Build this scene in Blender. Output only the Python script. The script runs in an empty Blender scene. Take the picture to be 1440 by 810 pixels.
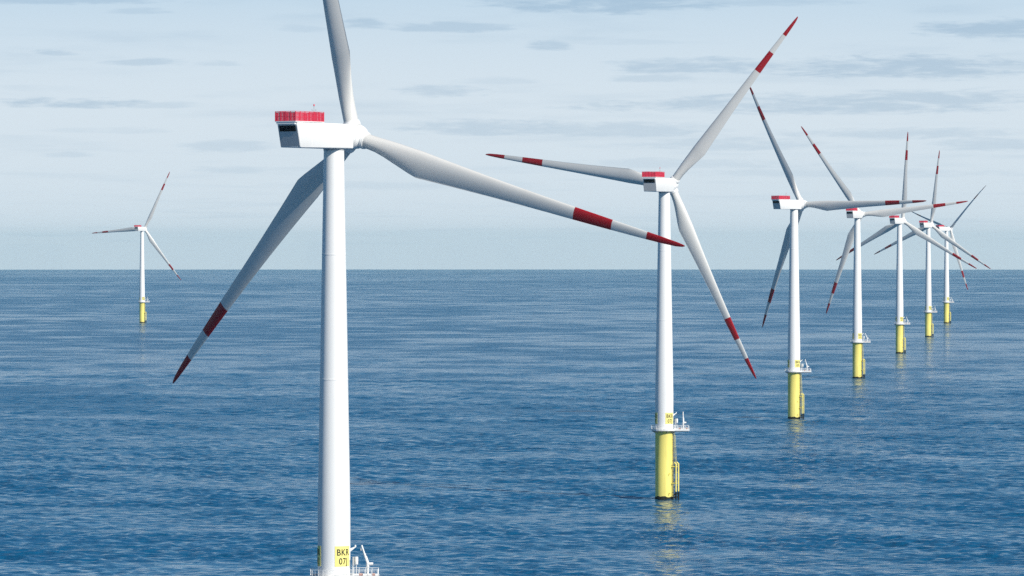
import bpy, bmesh, math, random
import numpy as np
from mathutils import Matrix, Vector

R_ = math.radians
random.seed(4)
rng = np.random.default_rng(11)
scene = bpy.context.scene
col = scene.collection

# ------------------------------------------------------------------ camera
EYE = 71.9            # metres above the sea
EARTH = 5.32e6        # radius that puts the visible horizon where it is
FPX = 6590.0          # focal length in photograph pixels (1440 wide)
LEVEL = 344.7         # photograph row of the eye level
cam_d = bpy.data.cameras.new('camera')
cam_d.sensor_width = 36.0
cam_d.lens = 36.0 * FPX / 1440.0
cam_d.clip_start = 1.0
cam_d.clip_end = 150000.0
cam = bpy.data.objects.new('camera', cam_d)
cam.location = (0, 0, EYE)
cam.rotation_euler = (R_(90) - math.atan((405 - LEVEL) / FPX), 0, 0)
col.objects.link(cam)
scene.camera = cam

# ------------------------------------------------------------------ sky, sun, exposure
SUN_SIDE, SUN_EL = R_(43), R_(35)      # to the right of "behind the camera", elevation
sun_vec = Vector((math.sin(SUN_SIDE) * math.cos(SUN_EL), -math.cos(SUN_SIDE) * math.cos(SUN_EL), math.sin(SUN_EL)))
sd = bpy.data.lights.new('sun', 'SUN')
sd.energy = 4.9
sd.angle = R_(0.53)
sd.color = (1.0, 0.942, 0.85)
sun = bpy.data.objects.new('sun', sd)
sun.rotation_euler = sun_vec.to_track_quat('Z', 'Y').to_euler()
sun.location = (0, 0, 400)
col.objects.link(sun)

scene.view_settings.view_transform = 'Standard'
scene.view_settings.look = 'None'
scene.view_settings.gamma = 1.0
scene.view_settings.use_curve_mapping = False
scene.view_settings.exposure = 0.13
scene.cycles.use_denoising = False
scene.cycles.use_adaptive_sampling = False

class NT:
    """small helper to write node trees"""
    def __init__(self, tree):
        self.t = tree
        self.n = tree.nodes
    def add(self, kind, **kw):
        nd = self.n.new(kind)
        for k, v in kw.items():
            setattr(nd, k, v)
        return nd
    def link(self, a, b):
        self.t.links.new(a, b)
    def put(self, v, sock):
        if hasattr(v, 'is_linked'):
            self.link(v, sock)
        else:
            sock.default_value = v
    def math(self, op, a, b=0.0, c=None, clamp=False):
        nd = self.add('ShaderNodeMath', operation=op, use_clamp=clamp)
        self.put(a, nd.inputs[0]); self.put(b, nd.inputs[1])
        if c is not None:
            self.put(c, nd.inputs[2])
        return nd.outputs[0]
    def vmath(self, op, a, b):
        nd = self.add('ShaderNodeVectorMath', operation=op)
        self.put(a, nd.inputs[0]); self.put(b, nd.inputs[1])
        return nd.outputs[0]
    def noise(self, vec, scale, detail=3.0, rough=0.5, dist=0.0):
        nd = self.add('ShaderNodeTexNoise')
        self.link(vec, nd.inputs['Vector'])
        nd.inputs['Scale'].default_value = scale
        nd.inputs['Detail'].default_value = detail
        nd.inputs['Roughness'].default_value = rough
        nd.inputs['Distortion'].default_value = dist
        return nd.outputs[0]
    def ramp(self, fac, lo, hi, a=0.0, b=1.0, smooth=True):
        nd = self.add('ShaderNodeMapRange', interpolation_type='SMOOTHSTEP' if smooth else 'LINEAR')
        self.put(fac, nd.inputs['Value'])
        for nm, v in (('From Min', lo), ('From Max', hi), ('To Min', a), ('To Max', b)):
            self.put(v, nd.inputs[nm])
        return nd.outputs[0]
    def mix(self, fac, a, b, blend='MIX'):
        nd = self.add('ShaderNodeMix', data_type='RGBA', blend_type=blend)
        self.put(fac, nd.inputs['Factor']); self.put(a, nd.inputs['A']); self.put(b, nd.inputs['B'])
        return nd.outputs['Result']

world = bpy.data.worlds.new('World')
scene.world = world
world.use_nodes = True
W = NT(world.node_tree)
for nd in list(W.n):
    W.n.remove(nd)
sky = W.add('ShaderNodeTexSky', sky_type='NISHITA', sun_disc=False)
sky.sun_elevation = SUN_EL
sky.sun_rotation = math.pi - SUN_SIDE
sky.altitude = 60
sky.air_density = 1.0
sky.dust_density = 0.6
sky.ozone_density = 1.5
tc = W.add('ShaderNodeTexCoord')
sep = W.add('ShaderNodeSeparateXYZ')
W.link(tc.outputs['Generated'], sep.inputs[0])
dx, dy, dz = sep.outputs
el = W.math('MAXIMUM', dz, 0.0)
# a broken layer of thin stratus far away: the view direction meets a flat layer overhead
inv = W.math('DIVIDE', 1.0, W.math('ADD', el, 0.016))
cx = W.math('MULTIPLY', dx, inv)
cy = W.math('MULTIPLY', dy, inv)
comb = W.add('ShaderNodeCombineXYZ')
W.link(cx, comb.inputs[0]); W.link(W.math('MULTIPLY', cy, 0.55), comb.inputs[1])
layer = comb.outputs[0]
n_big = W.noise(layer, 0.55, 4.0, 0.5)
n_small = W.noise(layer, 1.7, 5.0, 0.55)
veil = W.ramp(W.math('ADD', W.math('MULTIPLY', n_big, 0.6), W.math('MULTIPLY', n_small, 0.4)), 0.49, 0.68)
# the separate low clouds that stand over this stretch of sea (azimuth / elevation in radians)
az = W.math('ARCTAN2', dx, dy)
cae = W.add('ShaderNodeCombineXYZ')
W.link(W.math('MULTIPLY', az, 60.0), cae.inputs[0]); W.link(W.math('MULTIPLY', dz, 420.0), cae.inputs[1])
wisp = W.noise(cae.outputs[0], 1.0, 6.0, 0.62, 0.5)
rag = W.noise(cae.outputs[0], 3.4, 5.0, 0.6)
warp = W.math('ADD', W.math('MULTIPLY', W.math('SUBTRACT', wisp, 0.5), 3.6), W.math('MULTIPLY', W.math('SUBTRACT', rag, 0.5), 1.9))
CLOUDS = [  # photograph x, y, half width, half height, depth
    (100, 147, 105, 9, 1.0), (235, 150, 60, 5, .45), (80, 76, 34, 6, .7), (210, 90, 62, 6, .65), (300, 91, 36, 4, .4),
    (60, 3, 190, 8, .7), (195, 18, 50, 5, .45), (515, 36, 42, 9, .75), (625, 40, 95, 9, .7), (770, 65, 34, 10, .8),
    (840, 8, 190, 17, .95), (1080, 4, 130, 9, .5), (1390, 47, 105, 17, 1.0), (985, 96, 135, 13, .85), (930, 112, 70, 6, .5),
    (1270, 100, 190, 20, 1.0), (1160, 150, 330, 15, .85), (1330, 142, 160, 14, .8), (615, 131, 70, 10, .7), (690, 182, 150, 13, .7),
    (850, 185, 160, 13, .6), (1010, 205, 170, 10, .5), (315, 209, 75, 9, .5), (320, 241, 60, 7, .4), (90, 219, 40, 5, .4),
    (1290, 190, 190, 9, .55), (1400, 205, 100, 14, .55), (560, 262, 190, 7, .3), (1000, 232, 220, 8, .35), (1180, 245, 250, 8, .35),
    (430, 42, 40, 6, .35), (700, 115, 60, 6, .3), (880, 60, 120, 5, .25), (150, 185, 90, 5, .25)]
mask = None
for (px, py, hw, hh, dep) in CLOUDS:
    u = W.math('DIVIDE', W.math('SUBTRACT', az, (px - 720) / FPX), hw / FPX)
    v = W.math('DIVIDE', W.math('SUBTRACT', dz, (LEVEL - py) / FPX), hh / FPX)
    # flat base, domed top
    v2 = W.math('MAXIMUM', W.math('MULTIPLY', v, 0.85), W.math('MULTIPLY', v, -1.35))
    q = W.math('ADD', W.math('MULTIPLY', u, u), W.math('MULTIPLY', v2, v2))
    q = W.math('ADD', q, warp)
    m = W.ramp(q, 1.35, -0.15, 0.0, dep)
    mask = m if mask is None else W.math('MAXIMUM', mask, m)
mask = W.math('MULTIPLY', mask, W.ramp(dy, 0.5, 0.9))
clouds = W.math('MAXIMUM', W.math('MULTIPLY', veil, W.ramp(el, 0.012, 0.05, 0.25, 0.55)), mask)
clouds = W.math('MULTIPLY', clouds, W.ramp(el, 0.5, 0.15, 0.25, 1.0))
# thin bright veil of moist air that whitens the sky towards the horizon, clear blue higher up
tint = W.mix(W.ramp(el, 0.03, 0.22, 0.98, 0.0), W.mix(1.0, sky.outputs[0], (0.34, 0.55, 0.72, 1.0), 'MULTIPLY'), W.mix(W.ramp(el, 0.025, 0.11), (6.4, 7.25, 7.95, 1.0), (2.0, 4.7, 7.3, 1.0)))
shade = W.mix(W.math('MULTIPLY', clouds, 0.64), tint, W.mix(1.0, tint, (0.56, 0.67, 0.77, 1.0), 'MULTIPLY'))
bg = W.add('ShaderNodeBackground')
W.link(shade, bg.inputs['Color'])
bg.inputs['Strength'].default_value = 0.10
wo = W.add('ShaderNodeOutputWorld')
W.link(bg.outputs[0], wo.inputs['Surface'])

# ------------------------------------------------------------------ materials
def mat(name, color, rough=0.45, spec=0.5, build=None):
    m = bpy.data.materials.new(name)
    m.use_nodes = True
    nt = NT(m.node_tree)
    p = m.node_tree.nodes['Principled BSDF']
    p.inputs['Base Color'].default_value = (*color, 1)
    p.inputs['Roughness'].default_value = rough
    p.inputs['Specular IOR Level'].default_value = spec
    if build:
        build(nt, p, color)
    return m

def weathered(amount=0.10, streak=(0.9, 0.9, 0.12), scale=0.9):
    """soft vertical streaks and blotches of dirt on paint"""
    def f(nt, p, c):
        t = nt.add('ShaderNodeTexCoord')
        mp = nt.add('ShaderNodeMapping')
        mp.inputs['Scale'].default_value = streak
        nt.link(t.outputs['Object'], mp.inputs[0])
        a = nt.noise(mp.outputs[0], scale, 6.0, 0.6)
        b = nt.noise(t.outputs['Object'], 0.18, 3.0, 0.5)
        fac = nt.math('MULTIPLY', nt.ramp(nt.math('ADD', nt.math('MULTIPLY', a, .65), nt.math('MULTIPLY', b, .35)), 0.42, 0.72), amount)
        dirt = (c[0] * 0.55, c[1] * 0.52, c[2] * 0.47, 1)
        nt.link(nt.mix(fac, (*c, 1), dirt), p.inputs['Base Color'])
        nt.link(nt.ramp(a, 0.3, 0.7, p.inputs['Roughness'].default_value * .85, p.inputs['Roughness'].default_value * 1.2), p.inputs['Roughness'])
    return f

M = {
    'white': mat('white_paint', (0.80, 0.80, 0.785), 0.42, 0.4, weathered(0.10)),
    'blade': mat('blade_gelcoat', (0.64, 0.635, 0.61), 0.38, 0.4, weathered(0.14, (0.9, 0.9, 0.1), 0.8)),
    'red': mat('red_marking', (0.34, 0.008, 0.014), 0.42, 0.4, weathered(0.12)),
    'redp': mat('red_panel', (0.66, 0.04, 0.08), 0.5, 0.4, weathered(0.15)),
    'yellow': mat('yellow_paint', (0.88, 0.76, 0.20), 0.45, 0.4, weathered(0.42, (1.2, 1.2, .10), 1.1)),
    'sign': mat('yellow_sign', (0.86, 0.76, 0.24), 0.5, 0.3, weathered(0.1)),
    'ink': mat('black_lettering', (0.03, 0.028, 0.02), 0.6, 0.3),
    'growth': mat('marine_growth', (0.016, 0.017, 0.012), 0.85, 0.3, weathered(0.4, (1, 1, 1), 3.0)),
    'steel': mat('galvanised_steel', (0.42, 0.43, 0.44), 0.5, 0.5, weathered(0.3, (1, 1, 1), 2.0)),
    'grey': mat('shade_grey_rear_panel', (0.50, 0.50, 0.50), 0.55, 0.4, weathered(0.2)),  # grey puts shade into the white rear panel; cabinet and bearing share it
    'dark': mat('dark_opening', (0.012, 0.012, 0.013), 0.8, 0.2),
    'ladder': mat('shade_dark_weathered_ladder', (0.16, 0.13, 0.07), 0.7, 0.3, weathered(0.4, (1, 1, 1), 2.0)),  # dark brown paints in the shadow between pile and landing tubes; blotches are dirt
    'orange': mat('orange_box', (0.50, 0.30, 0.26), 0.5, 0.4),
}

# ------------------------------------------------------------------ the sea: one curved sheet with real waves
def build_sea():
    # rows of distance from the point below the camera, columns of bearing; finest where waves show
    rows = [20, 120, 250, 400, 520, 620, 700, 760, 800, 830, 850, 862]
    r = 870.0
    while r < 34000:
        rows.append(r)
        if r < 1450: s = 0.72
        elif r < 2600: s = 0.72 + (r - 1450) / 1150 * 1.6
        elif r < 6500: s = 2.32 + (r - 2600) / 3900 * 12
        else: s = 14 + (r - 6500) * 0.03
        r += s
    rows = np.array(rows)
    half = R_(7.0)
    fine = np.linspace(-half, half, 450)
    outer = np.linspace(half, 2 * math.pi - half, 46)[1:-1]
    ang = np.concatenate([fine, outer])
    nr, na = len(rows), len(ang)
    A, RR = np.meshgrid(ang, rows)
    X = RR * np.sin(A); Y = RR * np.cos(A)
    # local spacing decides which waves the sheet can carry
    dr = np.gradient(rows)[:, None] * np.ones_like(A)
    da = np.full(na, fine[1] - fine[0]); da[len(fine):] = outer[1] - outer[0]
    da[0] = da[len(fine) - 1] = fine[1] - fine[0]
    sp = np.maximum(dr, RR * da[None, :])
    near = 1.0 / (1.0 + np.exp(-(RR - 860) * 0.5))
    Z = np.zeros_like(X); DX = np.zeros_like(X); DY = np.zeros_like(X)
    wind = R_(57) + math.pi
    # gusts: patches of livelier and calmer water, tens of metres across
    env = np.zeros_like(X)
    for _ in range(16):
        L = math.exp(rng.uniform(math.log(35), math.log(260)))
        th = rng.uniform(0, math.pi)
        env += np.sin(2 * math.pi / L * (X * math.cos(th) + Y * math.sin(th)) + rng.uniform(0, 6.283))
    env = np.clip(0.97 + 0.14 * env, 0.45, 1.6)
    ncomp = 92
    lost = np.zeros_like(X); full = 0.0
    lam = np.exp(np.linspace(math.log(2.1), math.log(20), ncomp)) * np.exp(rng.normal(0, .03, ncomp))
    for L in lam:
        k = 2 * math.pi / L
        th = wind + rng.normal(0, .62)
        slope = 0.027 * (1.0 if L < 5.5 else (5.5 / L) ** 1.1)
        amp = slope * 1.414 / k * rng.uniform(.6, 1.3)
        kx, ky = k * math.cos(th), k * math.sin(th)
        w = np.clip((L / sp - 2.6) / 2.5, 0, 1) * near
        ph = kx * X + ky * Y + rng.uniform(0, 6.283)
        # wave groups
        grp = 0.7 + 0.5 * np.sin(0.021 * X * rng.uniform(.3, 1) + 0.014 * Y * rng.uniform(.3, 1.2) + rng.uniform(0, 6.28))
        c, s_ = np.cos(ph), np.sin(ph)
        wa = w * amp * grp * env
        lost += (1 - w) * (amp * k) ** 2; full += (amp * k) ** 2
        Z += wa * c
        DX -= wa * math.cos(th) * s_ * 0.9
        DY -= wa * math.sin(th) * s_ * 0.9
    X = X + DX; Y = Y + DY
    Z = Z - (RR ** 2) / (2 * EARTH)
    co = np.stack([X, Y, Z], -1).reshape(-1, 3)
    i = np.arange(nr - 1)[:, None]; j = np.arange(na)[None, :]
    j2 = (j + 1) % na
    quads = np.stack([i * na + j, (i + 1) * na + j, (i + 1) * na + j2, i * na + j2], -1).reshape(-1, 4)
    quads = quads[:, ::-1]
    # close the middle
    co = np.vstack([co, [[0, 0, 0]]])
    c0 = len(co) - 1
    tris = np.stack([np.full(na, c0), np.arange(na), (np.arange(na) + 1) % na], -1)[:, ::-1]
    me = bpy.data.meshes.new('sea')
    nq, ntr = len(quads), len(tris)
    me.vertices.add(len(co)); me.vertices.foreach_set('co', co.astype(np.float32).ravel())
    me.loops.add(nq * 4 + ntr * 3)
    me.loops.foreach_set('vertex_index', np.concatenate([quads.ravel(), tris.ravel()]).astype(np.int32))
    me.polygons.add(nq + ntr)
    st = np.concatenate([np.arange(nq) * 4, nq * 4 + np.arange(ntr) * 3]).astype(np.int32)
    me.polygons.foreach_set('loop_start', st)
    me.polygons.foreach_set('use_smooth', np.ones(nq + ntr, dtype=bool))
    me.update(calc_edges=True)
    # share of the wave slope that the sheet is too coarse to carry out there: the material adds it as relief
    at = me.attributes.new('fine_chop', 'FLOAT', 'POINT')
    at.data.foreach_set('value', np.append(np.sqrt(lost / full).ravel(), 1.0).astype(np.float32))
    return me

def sea_material():
    m = bpy.data.materials.new('sea_water')
    m.use_nodes = True
    nt = NT(m.node_tree)
    p = m.node_tree.nodes['Principled BSDF']
    g = nt.add('ShaderNodeNewGeometry')
    def coords(sx, sy):
        mp = nt.add('ShaderNodeMapping')
        mp.inputs['Scale'].default_value = (sx, sy, 1)
        mp.inputs['Rotation'].default_value = (0, 0, R_(8))
        nt.link(g.outputs['Position'], mp.inputs[0])
        return mp.outputs[0]
    # gust patches and slicks: calmer water mirrors the low sky, ruffled water looks deeper blue
    gust = nt.noise(coords(1 / 900, 1 / 1400), 1.0, 4.0, 0.6, .6)
    slick = nt.noise(coords(1 / 60, 1 / 75), 1.0, 4.0, 0.6, .4)
    calm = nt.ramp(nt.math('ADD', nt.math('MULTIPLY', gust, .45), nt.math('MULTIPLY', slick, .55)), 0.38, 0.63)
    p.inputs['IOR'].default_value = 1.333
    p.inputs['Base Color'].default_value = (0.003, 0.084, 0.190, 1)
    at0 = nt.add('ShaderNodeAttribute', attribute_name='fine_chop')
    nt.link(nt.math('ADD', nt.ramp(calm, 0, 1, 0.14, 0.08), nt.math('MULTIPLY', nt.ramp(at0.outputs['Fac'], 0.55, 1.0), nt.ramp(calm, 0, 1, 0.12, 0.03))), p.inputs['Roughness'])
    # small wind waves between the modelled ones
    rip = nt.noise(coords(1 / 1.5, 1 / 1.0), 1.0, 3.0, 0.62)
    bp = nt.add('ShaderNodeBump')
    bp.inputs['Distance'].default_value = 0.24
    nt.link(nt.ramp(calm, 0, 1, 0.85, 0.42), bp.inputs['Strength'])
    nt.link(rip, bp.inputs['Height'])
    chop = nt.noise(coords(1 / 6.0, 1 / 4.2), 1.0, 2.0, 0.55)
    bp2 = nt.add('ShaderNodeBump')
    at = nt.add('ShaderNodeAttribute', attribute_name='fine_chop')
    nt.link(nt.math('MULTIPLY', at.outputs['Fac'], nt.ramp(calm, 0, 1, 1.0, 0.40)), bp2.inputs['Strength'])
    bp2.inputs['Distance'].default_value = 4.6
    nt.link(chop, bp2.inputs['Height'])
    nt.link(bp.outputs[0], bp2.inputs['Normal'])
    nt.link(bp2.outputs[0], p.inputs['Normal'])
    return m

sea = bpy.data.objects.new('sea', build_sea())
sea['kind'] = 'structure'
sea['label'] = 'open blue sea with small wind waves reaching the horizon'
sea.data.materials.append(sea_material())
col.objects.link(sea)

# ------------------------------------------------------------------ mesh helpers
CACHE = {}
def finish(name, bm, smooth=False, angle=35):
    bmesh.ops.recalc_face_normals(bm, faces=bm.faces)
    me = bpy.data.meshes.new(name)
    bm.to_mesh(me); bm.free()
    if smooth:
        me.polygons.foreach_set('use_smooth', [True] * len(me.polygons))
        me.set_sharp_from_angle(angle=R_(angle))
    return me

def cached(key, fn):
    if key not in CACHE:
        CACHE[key] = fn()
    return CACHE[key]

def obj(name, mesh, material, parent, mtx=None):
    if not mesh.materials:
        mesh.materials.append(M[material])
    o = bpy.data.objects.new(name, mesh)
    col.objects.link(o)
    o.parent = parent
    if mtx is not None:
        o.matrix_local = mtx
    return o

def lathe(bm, prof, seg=48, axis='Z', closed=False):
    """prof: list of (radius, height)"""
    rings = []
    for (r, h) in prof:
        ring = []
        for k in range(seg):
            a = 2 * math.pi * k / seg
            c, s = r * math.cos(a), r * math.sin(a)
            ring.append(bm.verts.new((c, s, h) if axis == 'Z' else (h, c, s)))
        rings.append(ring)
    for a, b in zip(rings, rings[1:]):
        for k in range(seg):
            bm.faces.new((a[k], a[(k + 1) % seg], b[(k + 1) % seg], b[k]))
    if closed:
        bm.faces.new(rings[0][::-1]); bm.faces.new(rings[-1])

def tube(bm, p, q, r, seg=8, r2=None):
    p, q = Vector(p), Vector(q)
    d = (q - p).normalized()
    x = d.orthogonal().normalized(); y = d.cross(x)
    r2 = r if r2 is None else r2
    A = []; B = []
    for k in range(seg):
        a = 2 * math.pi * k / seg
        o = x * math.cos(a) + y * math.sin(a)
        A.append(bm.verts.new(p + o * r)); B.append(bm.verts.new(q + o * r2))
    for k in range(seg):
        bm.faces.new((A[k], A[(k + 1) % seg], B[(k + 1) % seg], B[k]))
    bm.faces.new(A[::-1]); bm.faces.new(B)

def box(bm, lo, hi, bev=0.0):
    vs = [bm.verts.new((x, y, z)) for z in (lo[2], hi[2]) for y in (lo[1], hi[1]) for x in (lo[0], hi[0])]
    fs = [bm.faces.new([vs[i] for i in f]) for f in ((0, 2, 3, 1), (4, 5, 7, 6), (0, 1, 5, 4), (1, 3, 7, 5), (3, 2, 6, 7), (2, 0, 4, 6))]
    if bev:
        es = list({e for f in fs for e in f.edges})
        bmesh.ops.bevel(bm, geom=es, offset=bev, segments=2, affect='EDGES', profile=0.5)

# ------------------------------------------------------------------ turbine dimensions (metres)
HUB_Z, DECK, TOWER_TOP = 88.7, 19.8, 86.9
R_BASE, R_TOP, R_PILE = 2.58, 1.60, 2.56
TILT, OVERHANG, ROTOR = R_(4.6), 5.4, 60.0
N_REAR, N_FRONT, N_HALF, N_BOT, N_TOP = -12.1, 2.55, 1.98, 87.15, 91.05

def tower_r(z):
    z0 = 52.0
    if z < 30: return R_BASE
    t = (z - 30) / (TOWER_TOP - 30)
    return R_BASE + (R_TOP - R_BASE) * t

def m_tower():
    bm = bmesh.new()
    prof = [(tower_r(z), z) for z in (DECK + .12, 24, 30, 40, 50, 60, 70, 80, TOWER_TOP + .25)]
    lathe(bm, prof, 72, closed=True)
    return finish('tower', bm, True, 30)

def m_ring(z, dr=0.025, h=0.12):
    bm = bmesh.new()
    r = tower_r(z)
    lathe(bm, [(r - .02, z - h), (r + dr, z - h), (r + dr, z + h), (r - .02, z + h)], 72)
    return finish('flange_ring', bm, True, 40)

def m_yaw():
    bm = bmesh.new()
    lathe(bm, [(R_TOP + .015, TOWER_TOP - .08), (R_TOP + .05, TOWER_TOP - .05), (R_TOP + .06, N_BOT + .05)], 48)
    return finish('yaw_bearing', bm, True)

def m_pile():
    bm = bmesh.new()
    lathe(bm, [(R_PILE, -9), (R_PILE, 1.05), (R_PILE, 10), (R_PILE, DECK - 1.05), (R_PILE + .04, DECK - .95), (R_PILE + .04, DECK - .35), (R_PILE, DECK - .3)], 72, closed=True)
    return finish('transition_piece', bm, True, 30)

def m_growth():
    bm = bmesh.new()
    seg = 60
    lo = []; hi = []; hi2 = []
    for k in range(seg):
        a = 2 * math.pi * k / seg
        c, s = math.cos(a), math.sin(a)
        r = R_PILE + .05
        h = .85 + .12 * math.sin(3 * a + 1) + .10 * math.sin(7 * a) + random.uniform(-.08, .08)
        lo.append(bm.verts.new((r * c, r * s, -8.9)))
        hi.append(bm.verts.new((r * c, r * s, h)))
        hi2.append(bm.verts.new(((R_PILE - .03) * c, (R_PILE - .03) * s, h + .07)))
    for k in range(seg):
        n = (k + 1) % seg
        bm.faces.new((lo[k], lo[n], hi[n], hi[k])); bm.faces.new((hi[k], hi[n], hi2[n], hi2[k]))
    return finish('marine_growth_band', bm, True)

def m_nacelle():
    bm = bmesh.new()
    # side profile (x along the axis, z up): sloping tail, flat top, slightly raised chin at the front
    prof = [(N_REAR, N_TOP), (N_REAR - .02, N_TOP - .35), (N_REAR + .85, N_BOT + .02), (N_REAR + 1.05, N_BOT), (N_FRONT - .2, N_BOT - .02), (N_FRONT, N_BOT + .15), (N_FRONT, N_TOP - .12), (N_FRONT - .15, N_TOP)]
    L = [bm.verts.new((x, -N_HALF, z)) for x, z in prof]
    Rr = [bm.verts.new((x, N_HALF, z)) for x, z in prof]
    n = len(prof)
    bm.faces.new(L); bm.faces.new(Rr[::-1])
    for k in range(n):
        bm.faces.new((L[k], Rr[k], Rr[(k + 1) % n], L[(k + 1) % n]))
    es = [e for e in bm.edges if abs(e.verts[0].co.y - e.verts[1].co.y) < 1e-6]
    bmesh.ops.bevel(bm, geom=es, offset=0.16, segments=3, affect='EDGES', profile=0.5)
    return finish('nacelle', bm, True, 40)

def rear_frame():
    """point and directions on the sloping tail face: up along the slope, outward normal"""
    p0 = Vector((N_REAR - .02, 0, N_TOP - .35)); p1 = Vector((N_REAR + .85, 0, N_BOT + .02))
    dn = (p1 - p0).normalized()
    out = Vector((dn.z, 0, -dn.x))
    if out.x > 0: out = -out
    return p0, dn, out, (p1 - p0).length

def m_plate(y0, y1, s0, s1, d0, d1, name):
    """a plate on the tail face from s0 to s1 down the slope, standing d0..d1 off it"""
    p0, dn, out, ln = rear_frame()
    bm = bmesh.new()
    vs = []
    for d in (d0, d1):
        for s in (s0, s1):
            for y in (y0, y1):
                v = p0 + dn * s + out * d
                vs.append(bm.verts.new((v.x, y, v.z)))
    for f in ((0, 1, 3, 2), (4, 6, 7, 5), (0, 4, 5, 1), (1, 5, 7, 3), (3, 7, 6, 2), (2, 6, 4, 0)):
        bm.faces.new([vs[i] for i in f])
    return finish(name, bm)

def m_seam(x, sd):
    bm = bmesh.new()
    box(bm, (x - .03, sd * N_HALF - .05, N_BOT + .18), (x + .03, sd * N_HALF + .05, N_TOP - .18))
    for v in bm.verts:
        if (v.co.y - sd * N_HALF) * sd > 0: v.co.y = sd * (N_HALF + .008)
    return finish('panel_seam', bm)

def m_hub():
    bm = bmesh.new()
    prof = [(1.35, -3.05), (1.55, -2.95), (1.55, -2.55), (1.72, -2.5), (1.72, -2.3), (1.62, -2.25), (1.62, -2.1), (1.82, -2.0), (1.93, -1.7), (1.97, -1.0),
            (1.97, .6), (1.9, 1.1), (1.72, 1.6), (1.38, 2.05), (.92, 2.36), (.42, 2.52), (.02, 2.56)]
    lathe(bm, prof, 48, axis='X')
    return finish('hub', bm, True, 30)

ST = [  # radius, chord, thickness, circle weight, twist in degrees
    (1.75, 2.35, 2.35, 1.0, 15), (3.2, 2.35, 2.35, 1.0, 15), (4.6, 2.45, 2.28, .95, 15), (6.5, 2.85, 2.1, .75, 15), (9, 3.45, 1.75, .4, 14.5), (11.5, 4.02, 1.42, .12, 13.5),
    (12.9, 4.30, 1.28, .03, 12.5), (13.3, 4.30, 1.25, 0, 12.2), (15.5, 4.05, 1.1, 0, 11), (20, 3.58, .9, 0, 8.5), (26, 3.02, .70, 0, 6), (33, 2.5, .52, 0, 4), (41, 2.02, .38, 0, 2.4),
    (44.2, 1.84, .33, 0, 1.9), (47.6, 1.63, .29, 0, 1.4), (50.5, 1.44, .24, 0, 1.0), (53.6, 1.22, .2, 0, .6), (56.5, .98, .15, 0, .2), (58.6, .72, .1, 0, 0), (59.6, .42, .06, 0, 0), (60.0, .12, .03, 0, 0)]
PITCH, CONE, PREBEND = 0.5, R_(2.1), 3.8
def section(st):
    r, c, t, w, tw = st
    N = 26
    pts = []
    tau = R_(tw + PITCH)
    bend = math.tan(CONE) * r + PREBEND * (r / ROTOR) ** 2
    for k in range(N):
        th = 2 * math.pi * k / N
        x = (1 - math.cos(th)) / 2
        sgn = 1 if th <= math.pi else -1
        yt = 5 * (0.2969 * math.sqrt(max(x, 0)) - .126 * x - .3516 * x * x + .2843 * x ** 3 - .1015 * x ** 4)
        yf = sgn * yt * t - (.035 * c * (1 - (2 * x - .9) ** 2) if 0 < x < 1 else 0) * (1 - w)
        yc = .5 * t * math.sin(th)
        y = yc * w + yf * (1 - w)
        xa = (.5 * w + .31 * (1 - w))
        px = (x - xa) * c
        # chord runs from the upwind leading edge (-x) to the trailing edge (+x)
        pts.append(Vector((px * math.cos(tau) + y * math.sin(tau), -px * math.sin(tau) + y * math.cos(tau) + bend, r)))
    return pts
def m_blade(spans, name, cap=False):
    bm = bmesh.new()
    for (a, b) in spans:
        sts = [s for s in ST if a - 1e-6 <= s[0] <= b + 1e-6]
        rings = [[bm.verts.new(p) for p in section(s)] for s in sts]
        for A, B in zip(rings, rings[1:]):
            n = len(A)
            for k in range(n):
                bm.faces.new((A[k], A[(k + 1) % n], B[(k + 1) % n], B[k]))
        bm.faces.new(rings[0][::-1]); bm.faces.new(rings[-1])
    return finish(name, bm, True, 50)
def m_pitch_ring():
    bm = bmesh.new()
    off = math.tan(CONE) * 1.9
    prof = [(1.22, 1.62), (1.42, 1.66), (1.42, 2.18), (1.33, 2.28), (1.33, 2.45), (1.17, 2.5)]
    lathe(bm, prof, 40)
    for v in bm.verts: v.co.y += off
    return finish('pitch_ring', bm, True, 30)

# hoist platform with red panels
P_X0, P_X1, P_HALF, P_Z = N_REAR - .55, N_REAR + 6.9, 2.02, N_TOP + .03
def m_hoist_deck():
    bm = bmesh.new()
    box(bm, (P_X0, -P_HALF, P_Z), (P_X1, P_HALF, P_Z + .14))
    box(bm, (P_X0 + .05, -P_HALF + .25, P_Z - .32), (N_REAR - .06, P_HALF - .25, P_Z - .002))
    return finish('deck', bm)
def m_red_panel(w):
    """upright flat bars in a frame: w long along x"""
    bm = bmesh.new()
    h = 1.38
    n = max(3, round(w / .15))
    for k in range(n):
        x = .03 + (w - .06) * (k + .5) / n
        box(bm, (x - .042, -.012, .06), (x + .042, .012, h - .06))
    box(bm, (.03, -.02, h * .5 - .03), (w - .03, .03, h * .5 + .03))
    box(bm, (.03, -.03, 0), (w - .03, .05, .07)); box(bm, (.03, -.03, h - .07), (w - .03, .05, h))
    return finish('railing_panel', bm)
def m_red_post():
    bm = bmesh.new()
    box(bm, (-.05, -.05, 0), (.05, .05, 1.5))
    return finish('post', bm)
def m_top_rail():
    bm = bmesh.new()
    z = P_Z + .14 + 1.5
    c = [(P_X0 + .06, -P_HALF + .06), (P_X1 - .06, -P_HALF + .06), (P_X1 - .06, P_HALF - .06), (P_X0 + .06, P_HALF - .06)]
    for a, b in zip(c, c[1:] + c[:1]):
        tube(bm, (*a, z), (*b, z), .035, 6)
    return finish('top_rail', bm)
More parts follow.
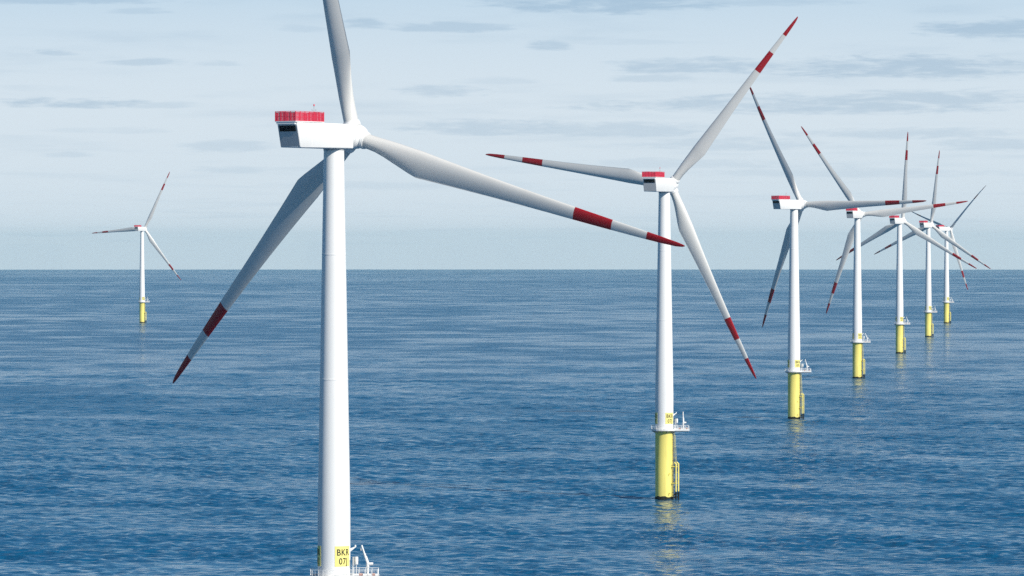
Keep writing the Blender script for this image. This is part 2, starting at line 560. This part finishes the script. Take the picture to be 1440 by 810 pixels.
def m_mast():
    bm = bmesh.new()
    x = P_X1 - 1.6
    tube(bm, (x, -1.2, N_TOP + .1), (x, -1.2, N_TOP + 2.6), .04, 8)
    tube(bm, (x - .5, -1.2, N_TOP + 1.9), (x + .5, -1.2, N_TOP + 1.9), .025, 6)
    for s in (-.5, .5):
        tube(bm, (x + s, -1.2, N_TOP + 1.9), (x + s, -1.2, N_TOP + 2.12), .06, 8)
    return finish('sensor_mast', bm)
def m_lamp():
    bm = bmesh.new()
    x = P_X1 - 1.6
    lathe(bm, [(.03, 0), (.11, .02), (.11, .22), (.07, .3), (.01, .32)], 12)
    for v in bm.verts: v.co += Vector((x, -1.2, N_TOP + 2.6))
    return finish('obstruction_light', bm, True)

# work platform above the transition piece: ring plus laydown area to the right
RING, EXT, EXT_H = 3.75, 7.05, 2.35
def outline():
    pts = []
    a0 = math.asin(EXT_H / RING)
    n = 22
    for k in range(n + 1):
        a = a0 + (2 * math.pi - 2 * a0) * k / n
        pts.append((RING * math.cos(a), RING * math.sin(a)))
    pts += [(EXT, -EXT_H), (EXT, EXT_H)]
    return pts
def m_deck():
    bm = bmesh.new()
    pts = outline()
    lo = [bm.verts.new((x, y, DECK - .28)) for x, y in pts]; hi = [bm.verts.new((x, y, DECK)) for x, y in pts]
    n = len(pts)
    for k in range(n):
        bm.faces.new((lo[k], lo[(k + 1) % n], hi[(k + 1) % n], hi[k]))
    bm.faces.new(lo[::-1]); bm.faces.new(hi)
    return finish('deck', bm)
def m_toe():
    bm = bmesh.new()
    pts = outline(); n = len(pts)
    for k in range(n):
        a, b = Vector((*pts[k], 0)), Vector((*pts[(k + 1) % n], 0))
        d = (b - a).normalized(); o = Vector((d.y, -d.x, 0)) * .03
        vs = []
        for z in (DECK - .06, DECK + .2):
            for q in (a + o, b + o, b - o * .2, a - o * .2):
                vs.append(bm.verts.new((q.x, q.y, z)))
        for f in ((0, 1, 5, 4), (1, 2, 6, 5), (2, 3, 7, 6), (3, 0, 4, 7), (0, 3, 2, 1), (4, 5, 6, 7)):
            bm.faces.new([vs[i] for i in f])
    return finish('toe_board', bm)
def rail_points():
    pts = outline(); out = []
    n = len(pts)
    for k in range(n):
        a, b = Vector((*pts[k], DECK)), Vector((*pts[(k + 1) % n], DECK))
        m = max(1, round((b - a).length / 1.15))
        for q in range(m):
            out.append(a.lerp(b, q / m))
    return [Vector((p.x * .985, p.y * .985, p.z)) for p in out]
def m_rails():
    bm = bmesh.new()
    P = rail_points()
    for z, r in ((1.15, .034), (.62, .026)):
        for a, b in zip(P, P[1:] + P[:1]):
            tube(bm, a + Vector((0, 0, z)), b + Vector((0, 0, z)), r, 6)
    return finish('handrail', bm)
def m_post():
    bm = bmesh.new()
    tube(bm, (0, 0, 0), (0, 0, 1.17), .034, 6)
    box(bm, (-.06, -.06, 0), (.06, .06, .03))
    return finish('rail_post', bm)
def m_bracket():
    bm = bmesh.new()
    pr = [(R_PILE + .03, DECK - .29), (RING - .15, DECK - .29), (RING - .15, DECK - .5), (R_PILE + .03, DECK - 1.0)]
    A = [bm.verts.new((x, -.06, z)) for x, z in pr]; B = [bm.verts.new((x, .06, z)) for x, z in pr]
    bm.faces.new(A); bm.faces.new(B[::-1])
    for k in range(4):
        bm.faces.new((A[k], B[k], B[(k + 1) % 4], A[(k + 1) % 4]))
    return finish('bracket', bm)
def m_ext_beam(y):
    bm = bmesh.new()
    box(bm, (R_PILE - .6, y - .1, DECK - .62), (EXT - .2, y + .1, DECK - .285))
    return finish('beam', bm)

# davit crane on the laydown area
CR = (5.35, -1.2)
def m_crane_post():
    bm = bmesh.new()
    x, y = CR
    tube(bm, (x, y, DECK), (x, y, DECK + 1.5), .17, 16)
    tube(bm, (x, y, DECK + 1.5), (x, y, DECK + 2.15), .24, 16)
    tube(bm, (x, y, DECK), (x, y, DECK + .08), .34, 16)
    return finish('pedestal', bm, True, 40)
def crane_arm(lean):
    x, y = CR
    a = Vector((x, y, DECK + 2.0)); d = Vector((-math.sin(lean), .05, math.cos(lean))).normalized()
    return a, d
def m_crane_arm(lean):
    bm = bmesh.new()
    a, d = crane_arm(lean)
    tube(bm, a - d * .25, a + d * 1.7, .17, 12); tube(bm, a + d * 1.6, a + d * 3.1, .13, 12)
    tube(bm, a + Vector((.2, 0, .1)), a + d * 1.3 + Vector((.2, 0, 0)), .06, 8)
    return finish('arm', bm, True, 40)
def m_crane_motor():
    bm = bmesh.new()
    x, y = CR
    tube(bm, (x + .15, y, DECK + 2.0), (x + .85, y, DECK + 2.0), .25, 14)
    return finish('winch', bm, True, 40)
def m_hook(lean):
    bm = bmesh.new()
    a, d = crane_arm(lean)
    t = a + d * 3.05
    tube(bm, t + Vector((-.12, 0, 0)), t + Vector((-.12, 0, -.55)), .03, 6)
    box(bm, (t.x - .22, t.y - .08, t.z - .8), (t.x - .02, t.y + .08, t.z - .5), .02)
    return finish('hook_block', bm)
def m_canister():
    bm = bmesh.new()
    lathe(bm, [(.02, 0), (.26, .03), (.29, .1), (.29, .55), (.31, .56), (.31, .62), (.29, .63), (.29, 1.15), (.26, 1.22), (.02, 1.25)], 20)
    for v in bm.verts: v.co += Vector((3.55, -1.1, DECK + 1.9))
    return finish('life_raft_canister', bm, True, 40)
def m_cabinet():
    bm = bmesh.new()
    box(bm, (2.95, -1.2, DECK + 1.75), (3.2, -.75, DECK + 3.1), .03)
    return finish('cabinet', bm)
def m_cabinet_stand():
    bm = bmesh.new()
    for (x, y) in ((3.0, -1.1), (3.15, -.8), (3.55, -1.1)):
        tube(bm, (x, y, DECK), (x, y, DECK + 1.95), .05, 8)
    tube(bm, (3.0, -1.1, DECK + 1.78), (3.6, -1.1, DECK + 1.88), .04, 8)
    return finish('cabinet_stand', bm)
def m_locker(x, w):
    bm = bmesh.new()
    box(bm, (x - w, -1.9, DECK + .02), (x + w, -1.35, DECK + .62), .03)
    return finish('equipment_locker', bm)
def m_nav_bracket():
    bm = bmesh.new()
    r = R_BASE
    pr = [(r - .1, 24.15), (r + .95, 24.6), (r + .95, 24.45), (r - .1, 23.6)]
    A = [bm.verts.new((x, -.52, z)) for x, z in pr]; B = [bm.verts.new((x, -.28, z)) for x, z in pr]
    bm.faces.new(A); bm.faces.new(B[::-1])
    for k in range(4):
        bm.faces.new((A[k], B[k], B[(k + 1) % 4], A[(k + 1) % 4]))
    tube(bm, (r + .8, -.4, 24.5), (r + .8, -.4, 24.75), .11, 10)
    return finish('navigation_light', bm)

# ladder and boat landing, seen on the right of the pile
LA = -R_(24)
def m_ladder():
    bm = bmesh.new()
    r = R_PILE + .32
    for s in (-.28, .28):
        tube(bm, (r, s, -1), (r, s, DECK - .3), .05, 8)
    z = -.6
    while z < DECK - .5:
        tube(bm, (r, -.28, z), (r, .28, z), .022, 6); z += .3
    for z in (2, 5, 8, 11, 14, 17):
        for s in (-.28, .28):
            tube(bm, (R_PILE - .03, s, z), (r, s, z), .04, 6)
    return finish('ladder', bm)
def m_cage():
    bm = bmesh.new()
    for s in (-.45, .45):
        tube(bm, (R_PILE + 1.05, s, 9.6), (R_PILE + .55, s * .8, DECK - .3), .045, 8)
    for k in range(6):
        z = 10.2 + k * 1.6
        t = (z - 9.6) / (DECK - 9.9)
        x = R_PILE + 1.05 - .5 * t
        w = .45 - .09 * t
        tube(bm, (x, -w, z), (x, w, z), .03, 6)
        for s in (-w, w):
            tube(bm, (x, s, z), (R_PILE + .3, s * .7, z), .03, 6)
    return finish('ladder_guard', bm)
def m_fender(s):
    bm = bmesh.new()
    x = R_PILE + 1.4
    tube(bm, (x, s, 2.3), (x, s, 10.2), .2, 14)
    tube(bm, (x, s, 10.1), (x - .5, s * .95, 10.6), .19, 12)
    for z in (4.6, 9.3):
        tube(bm, (x, s, z), (R_PILE - .1, s * .8, z), .14, 10)
    return finish('boat_landing_tube', bm, True, 40)
def m_fender_foot(s):
    bm = bmesh.new()
    x = R_PILE + 1.4
    tube(bm, (x, s, -3), (x, s, 2.32), .225, 14)
    tube(bm, (x, s, .7), (R_PILE - .1, s * .8, .7), .17, 10)
    tube(bm, (x, s, 1.9), (R_PILE + .3, s * .4, 1.2), .12, 10)
    return finish('boat_landing_foot', bm, True, 40)
def m_crossbar(z):
    bm = bmesh.new()
    x = R_PILE + 1.4
    tube(bm, (x - .35, -1.0, z), (x - .35, 1.0, z), .07, 8)
    for s in (-.95, .95):
        tube(bm, (x, s, z), (x - .36, s, z), .06, 8)
    return finish('boat_landing_rung', bm)
def m_anode(z):
    bm = bmesh.new()
    r = R_PILE
    if True:
        tube(bm, (r * math.cos(-.62), r * math.sin(-.62), z), ((r + .8) * math.cos(-.62), (r + .8) * math.sin(-.62), z - .1), .09, 8)
    return finish('rest_bracket', bm)

# identification signs wrapped round the tower
SIGN_Z0, SIGN_Z1, SIGN_HALF = 21.45, 24.65, R_(32)
def m_sign():
    bm = bmesh.new()
    n, rings = 18, []
    for (dr, z) in ((.004, SIGN_Z0), (.03, SIGN_Z0), (.03, SIGN_Z1), (.004, SIGN_Z1)):
        rings.append([bm.verts.new(((R_BASE + dr) * math.cos(-SIGN_HALF + 2 * SIGN_HALF * k / n), (R_BASE + dr) * math.sin(-SIGN_HALF + 2 * SIGN_HALF * k / n), z)) for k in range(n + 1)])
    for A, B in zip(rings, rings[1:]):
        for k in range(n):
            bm.faces.new((A[k], A[k + 1], B[k + 1], B[k]))
    for k in (0, n):
        bm.faces.new([r[k] for r in rings])
    return finish('identification_sign', bm, True, 40)
def text_mesh(body, z0):
    cu = bpy.data.curves.new('lettering', 'FONT')
    cu.body = body; cu.size = 1.42; cu.align_x = 'CENTER'; cu.extrude = .012; cu.offset = .018; cu.space_character = 1.08; cu.resolution_u = 4
    o = bpy.data.objects.new('lettering', cu)
    col.objects.link(o)
    dg = bpy.context.evaluated_depsgraph_get()
    me = bpy.data.meshes.new_from_object(o.evaluated_get(dg))
    bpy.data.objects.remove(o)
    bm = bmesh.new(); bm.from_mesh(me)
    bmesh.ops.subdivide_edges(bm, edges=[e for e in bm.edges if abs(e.verts[0].co.x - e.verts[1].co.x) > .25], cuts=3)
    for v in bm.verts:
        a = v.co.x * .86 / R_BASE
        r = R_BASE + .047 + v.co.z
        v.co = Vector((r * math.cos(a), r * math.sin(a), z0 + v.co.y))
    me2 = bpy.data.meshes.new('lettering')
    bm.to_mesh(me2); bm.free()
    return me2

def rotz(a):
    return Matrix.Rotation(a, 4, 'Z')

def make_turbine(x0, dist, yaw, phase, lean, label, detail, feather=0.0):
    X = (x0 - 720) / FPX * dist
    root = bpy.data.objects.new('wind_turbine', None)
    root.empty_display_size = 5
    col.objects.link(root)
    root.location = (X, dist, -(X * X + dist * dist) / (2 * EARTH))
    root['label'] = label
    root['category'] = 'wind turbine'
    root['group'] = 'wind turbines standing in the sea'
    yaw, phase = R_(yaw), R_(phase)
    # foundation
    tp = obj('transition_piece', cached('pile', m_pile), 'yellow', root)
    obj('marine_growth_band', cached('growth', m_growth), 'growth', tp)
    la = rotz(LA)
    obj('ladder', cached('ladder', m_ladder), 'ladder', tp, la)
    obj('ladder_guard', cached('cage', m_cage), 'yellow', tp, la)
    for z in (7.4, 1.9):
        obj('rest_bracket', cached(('anode', z), lambda: m_anode(z)), 'yellow', tp, la)
    bl = obj('boat_landing', cached(('crossbar', 9.9), lambda: m_crossbar(9.9)), 'yellow', root, la)
    for z in (5.2, 7.7):
        obj('crossbar', cached(('crossbar', z), lambda: m_crossbar(z)), 'yellow', bl)
    for s in (-.95, .95):
        obj('fender_tube', cached(('fender', s), lambda: m_fender(s)), 'yellow', bl)
        obj('fender_foot', cached(('foot', s), lambda: m_fender_foot(s)), 'growth', bl)
    # tower
    tw = obj('tower', cached('tower', m_tower), 'white', root)
    for z in (50.8, 70.5):
        obj('flange_ring', cached(('ring', z), lambda: m_ring(z)), 'white', tw)
    obj('yaw_bearing', cached('yaw', m_yaw), 'grey', tw)
    obj('navigation_light', cached('nav', m_nav_bracket), 'white', tw)
    for k, a in enumerate((37, -83, 157)):
        # bearing measured from the direction of the camera towards the right
        mt = rotz(R_(-90 + a))
        sg = obj('identification_sign', cached('sign', m_sign), 'sign', root, mt)
        if k < 2:
            obj('lettering', cached('t1', lambda: text_mesh('BKR', 23.2)), 'ink', sg)
            obj('lettering', cached('t2', lambda: text_mesh('07J', 21.8)), 'ink', sg)
    # work platform
    wp = obj('work_platform', cached('wdeck', m_deck), 'white', root)
    obj('toe_board', cached('toe', m_toe), 'white', wp)
    obj('handrail', cached('rails', m_rails), 'white', wp)
    pm = cached('post', m_post)
    if detail:
        for p in rail_points():
            obj('rail_post', pm, 'white', wp, Matrix.Translation(p))
    else:
        def joined():
            bm = bmesh.new()
            for p in rail_points():
                tube(bm, p, p + Vector((0, 0, 1.17)), .034, 6)
            return finish('rail_post', bm)
        obj('rail_post', cached('posts', joined), 'white', wp)
    for k in range(12):
        obj('bracket', cached('bracket', m_bracket), 'steel', wp, rotz(2 * math.pi * (k + .5) / 12))
    for y in (-1.6, 1.6):
        obj('beam', cached(('beam', y), lambda: m_ext_beam(y)), 'white', wp)
    obj('life_raft_canister', cached('can', m_canister), 'white', wp)
    obj('cabinet', cached('cab', m_cabinet), 'grey', wp)
    obj('cabinet_stand', cached('cabs', m_cabinet_stand), 'white', wp)
    for lx, lw in ((4.3, .3), (6.3, .22)):
        obj('equipment_locker', cached(('lock', lx), lambda: m_locker(lx, lw)), 'orange', wp)
    cr = obj('davit_crane', cached('cpost', m_crane_post), 'white', root)
    obj('arm', cached(('arm', lean), lambda: m_crane_arm(R_(lean))), 'white', cr)
    obj('winch', cached('winch', m_crane_motor), 'white', cr)
    obj('hook_block', cached(('hook', lean), lambda: m_hook(R_(lean))), 'steel', cr)
    # nacelle
    ym = rotz(yaw)
    nc = obj('nacelle', cached('nacelle', m_nacelle), 'white', root, ym)
    ln = rear_frame()[3]
    obj('rear_panel', cached('rear', lambda: m_plate(-N_HALF + .12, N_HALF - .12, .12, ln - .12, -.05, .04, 'rear_panel')), 'grey', nc)
    obj('air_outlet', cached('outlet', lambda: m_plate(-N_HALF * .80, N_HALF * .80, .16, 1.10, -.05, .09, 'air_outlet')), 'dark', nc)
    for s in (-8.3, -4.2, -.4):
        for q in (-1, 1):
            obj('panel_seam', cached(('seam', s, q), lambda: m_seam(s, q)), 'white', nc)
    hp = obj('hoist_platform', cached('hdeck', m_hoist_deck), 'white', root, ym)
    pz = P_Z + .14
    def panels(a, b, n, ang):
        w = (b - a).length / n
        d = (b - a).normalized()
        for k in range(n):
            p = a + d * w * k
            obj('railing_panel', cached(('rp', round(w, 3)), lambda: m_red_panel(w)), 'redp', hp, Matrix.Translation(p) @ rotz(ang))
            obj('post', cached('rpost', m_red_post), 'redp', hp, Matrix.Translation(p))
    e = .06
    c = [Vector((P_X0 + e, -P_HALF + e, pz)), Vector((P_X1 - e, -P_HALF + e, pz)), Vector((P_X1 - e, P_HALF - e, pz)), Vector((P_X0 + e, P_HALF - e, pz))]
    for k, n in enumerate((6, 4, 6, 4)):
        panels(c[k], c[(k + 1) % 4], n, k * math.pi / 2)
    obj('top_rail', cached('trail', m_top_rail), 'redp', hp)
    obj('sensor_mast', cached('mast', m_mast), 'steel', hp)
    obj('obstruction_light', cached('lamp', m_lamp), 'redp', hp)
    # rotor: frame s (across), u (up), a (upwind along the shaft)
    tilt = ym @ Matrix.Translation((0, 0, HUB_Z)) @ Matrix.Rotation(-TILT, 4, 'Y')
    hubm = tilt @ Matrix.Translation((OVERHANG, 0, 0))
    obj('hub', cached('hub', m_hub), 'white', root, hubm)
    for k in range(3):
        t = phase + k * 2 * math.pi / 3
        # local: s = +y, u = +z, a = +x
        rad = Vector((0, math.cos(t), math.sin(t))); tan = Vector((0, -math.sin(t), math.cos(t))); ax = Vector((1, 0, 0))
        fm = Matrix((tan, ax, rad)).transposed().to_4x4()
        b = obj('blade', cached('blade', lambda: m_blade([(1.75, 41), (47.6, 53.6)], 'blade')), 'blade', root, hubm @ fm @ rotz(-R_(feather)))
        obj('red_band', cached('band', lambda: m_blade([(41, 47.6)], 'red_band')), 'red', b)
        obj('red_tip', cached('tip', lambda: m_blade([(53.6, 60)], 'red_tip')), 'red', b)
        obj('pitch_ring', cached('pring', m_pitch_ring), 'white', b)
    return root

TURBINES = [
    (469.6, 738, 55.5, 77.3, 18, 'nearest and largest wind turbine, its yellow sign reading BKR 07J at the bottom edge', True),
    (934.2, 1328, 67.7, 128.4, 1, 'second nearest wind turbine, one blade tip overlapped by the nearest rotor, long yellow reflection below', True),
    (1116.6, 1948, 48.2, 299.2, 14, 'wind turbine with one blade pointing level to the right, third from the front', True),
    (1205.6, 2550, 65.6, 173.5, 22, 'wind turbine fourth in the row, blade crossing the three turbines behind it', False),
    (1265.0, 3154, 61.1, 92.9, 16, 'wind turbine fifth in the row, one blade straight up beside the level blade tip', False),
    (1305.4, 3742, 59.0, 336.3, 3, 'wind turbine sixth in the row, just left of the farthest one', False),
    (1331.0, 4428, 41.9, 134.2, 20, 'smallest and rightmost wind turbine at the far end of the row', False, 30),
    (199.8, 4450, 67.4, 115.6, 10, 'small far wind turbine standing alone on the left of the sea', False),
]
for t in TURBINES:
    make_turbine(*t)

# ------------------------------------------------------------------ haze over the sea
def haze():
    bm = bmesh.new()
    box(bm, (-34600, -34600, -114), (34600, 34600, 162))
    me = finish('haze', bm)
    m = bpy.data.materials.new('haze_air')
    m.use_nodes = True
    nt = m.node_tree
    for nd in list(nt.nodes): nt.nodes.remove(nd)
    v = nt.nodes.new('ShaderNodeVolumePrincipled')
    v.inputs['Color'].default_value = (0.55, 0.88, 1.0, 1)
    v.inputs['Density'].default_value = 1.7e-5
    v.inputs['Anisotropy'].default_value = 0.0
    o = nt.nodes.new('ShaderNodeOutputMaterial')
    nt.links.new(v.outputs[0], o.inputs['Volume'])
    me.materials.append(m)
    h = bpy.data.objects.new('haze', me)
    h['kind'] = 'stuff'
    h['label'] = 'thin pale sea haze'
    col.objects.link(h)
haze()
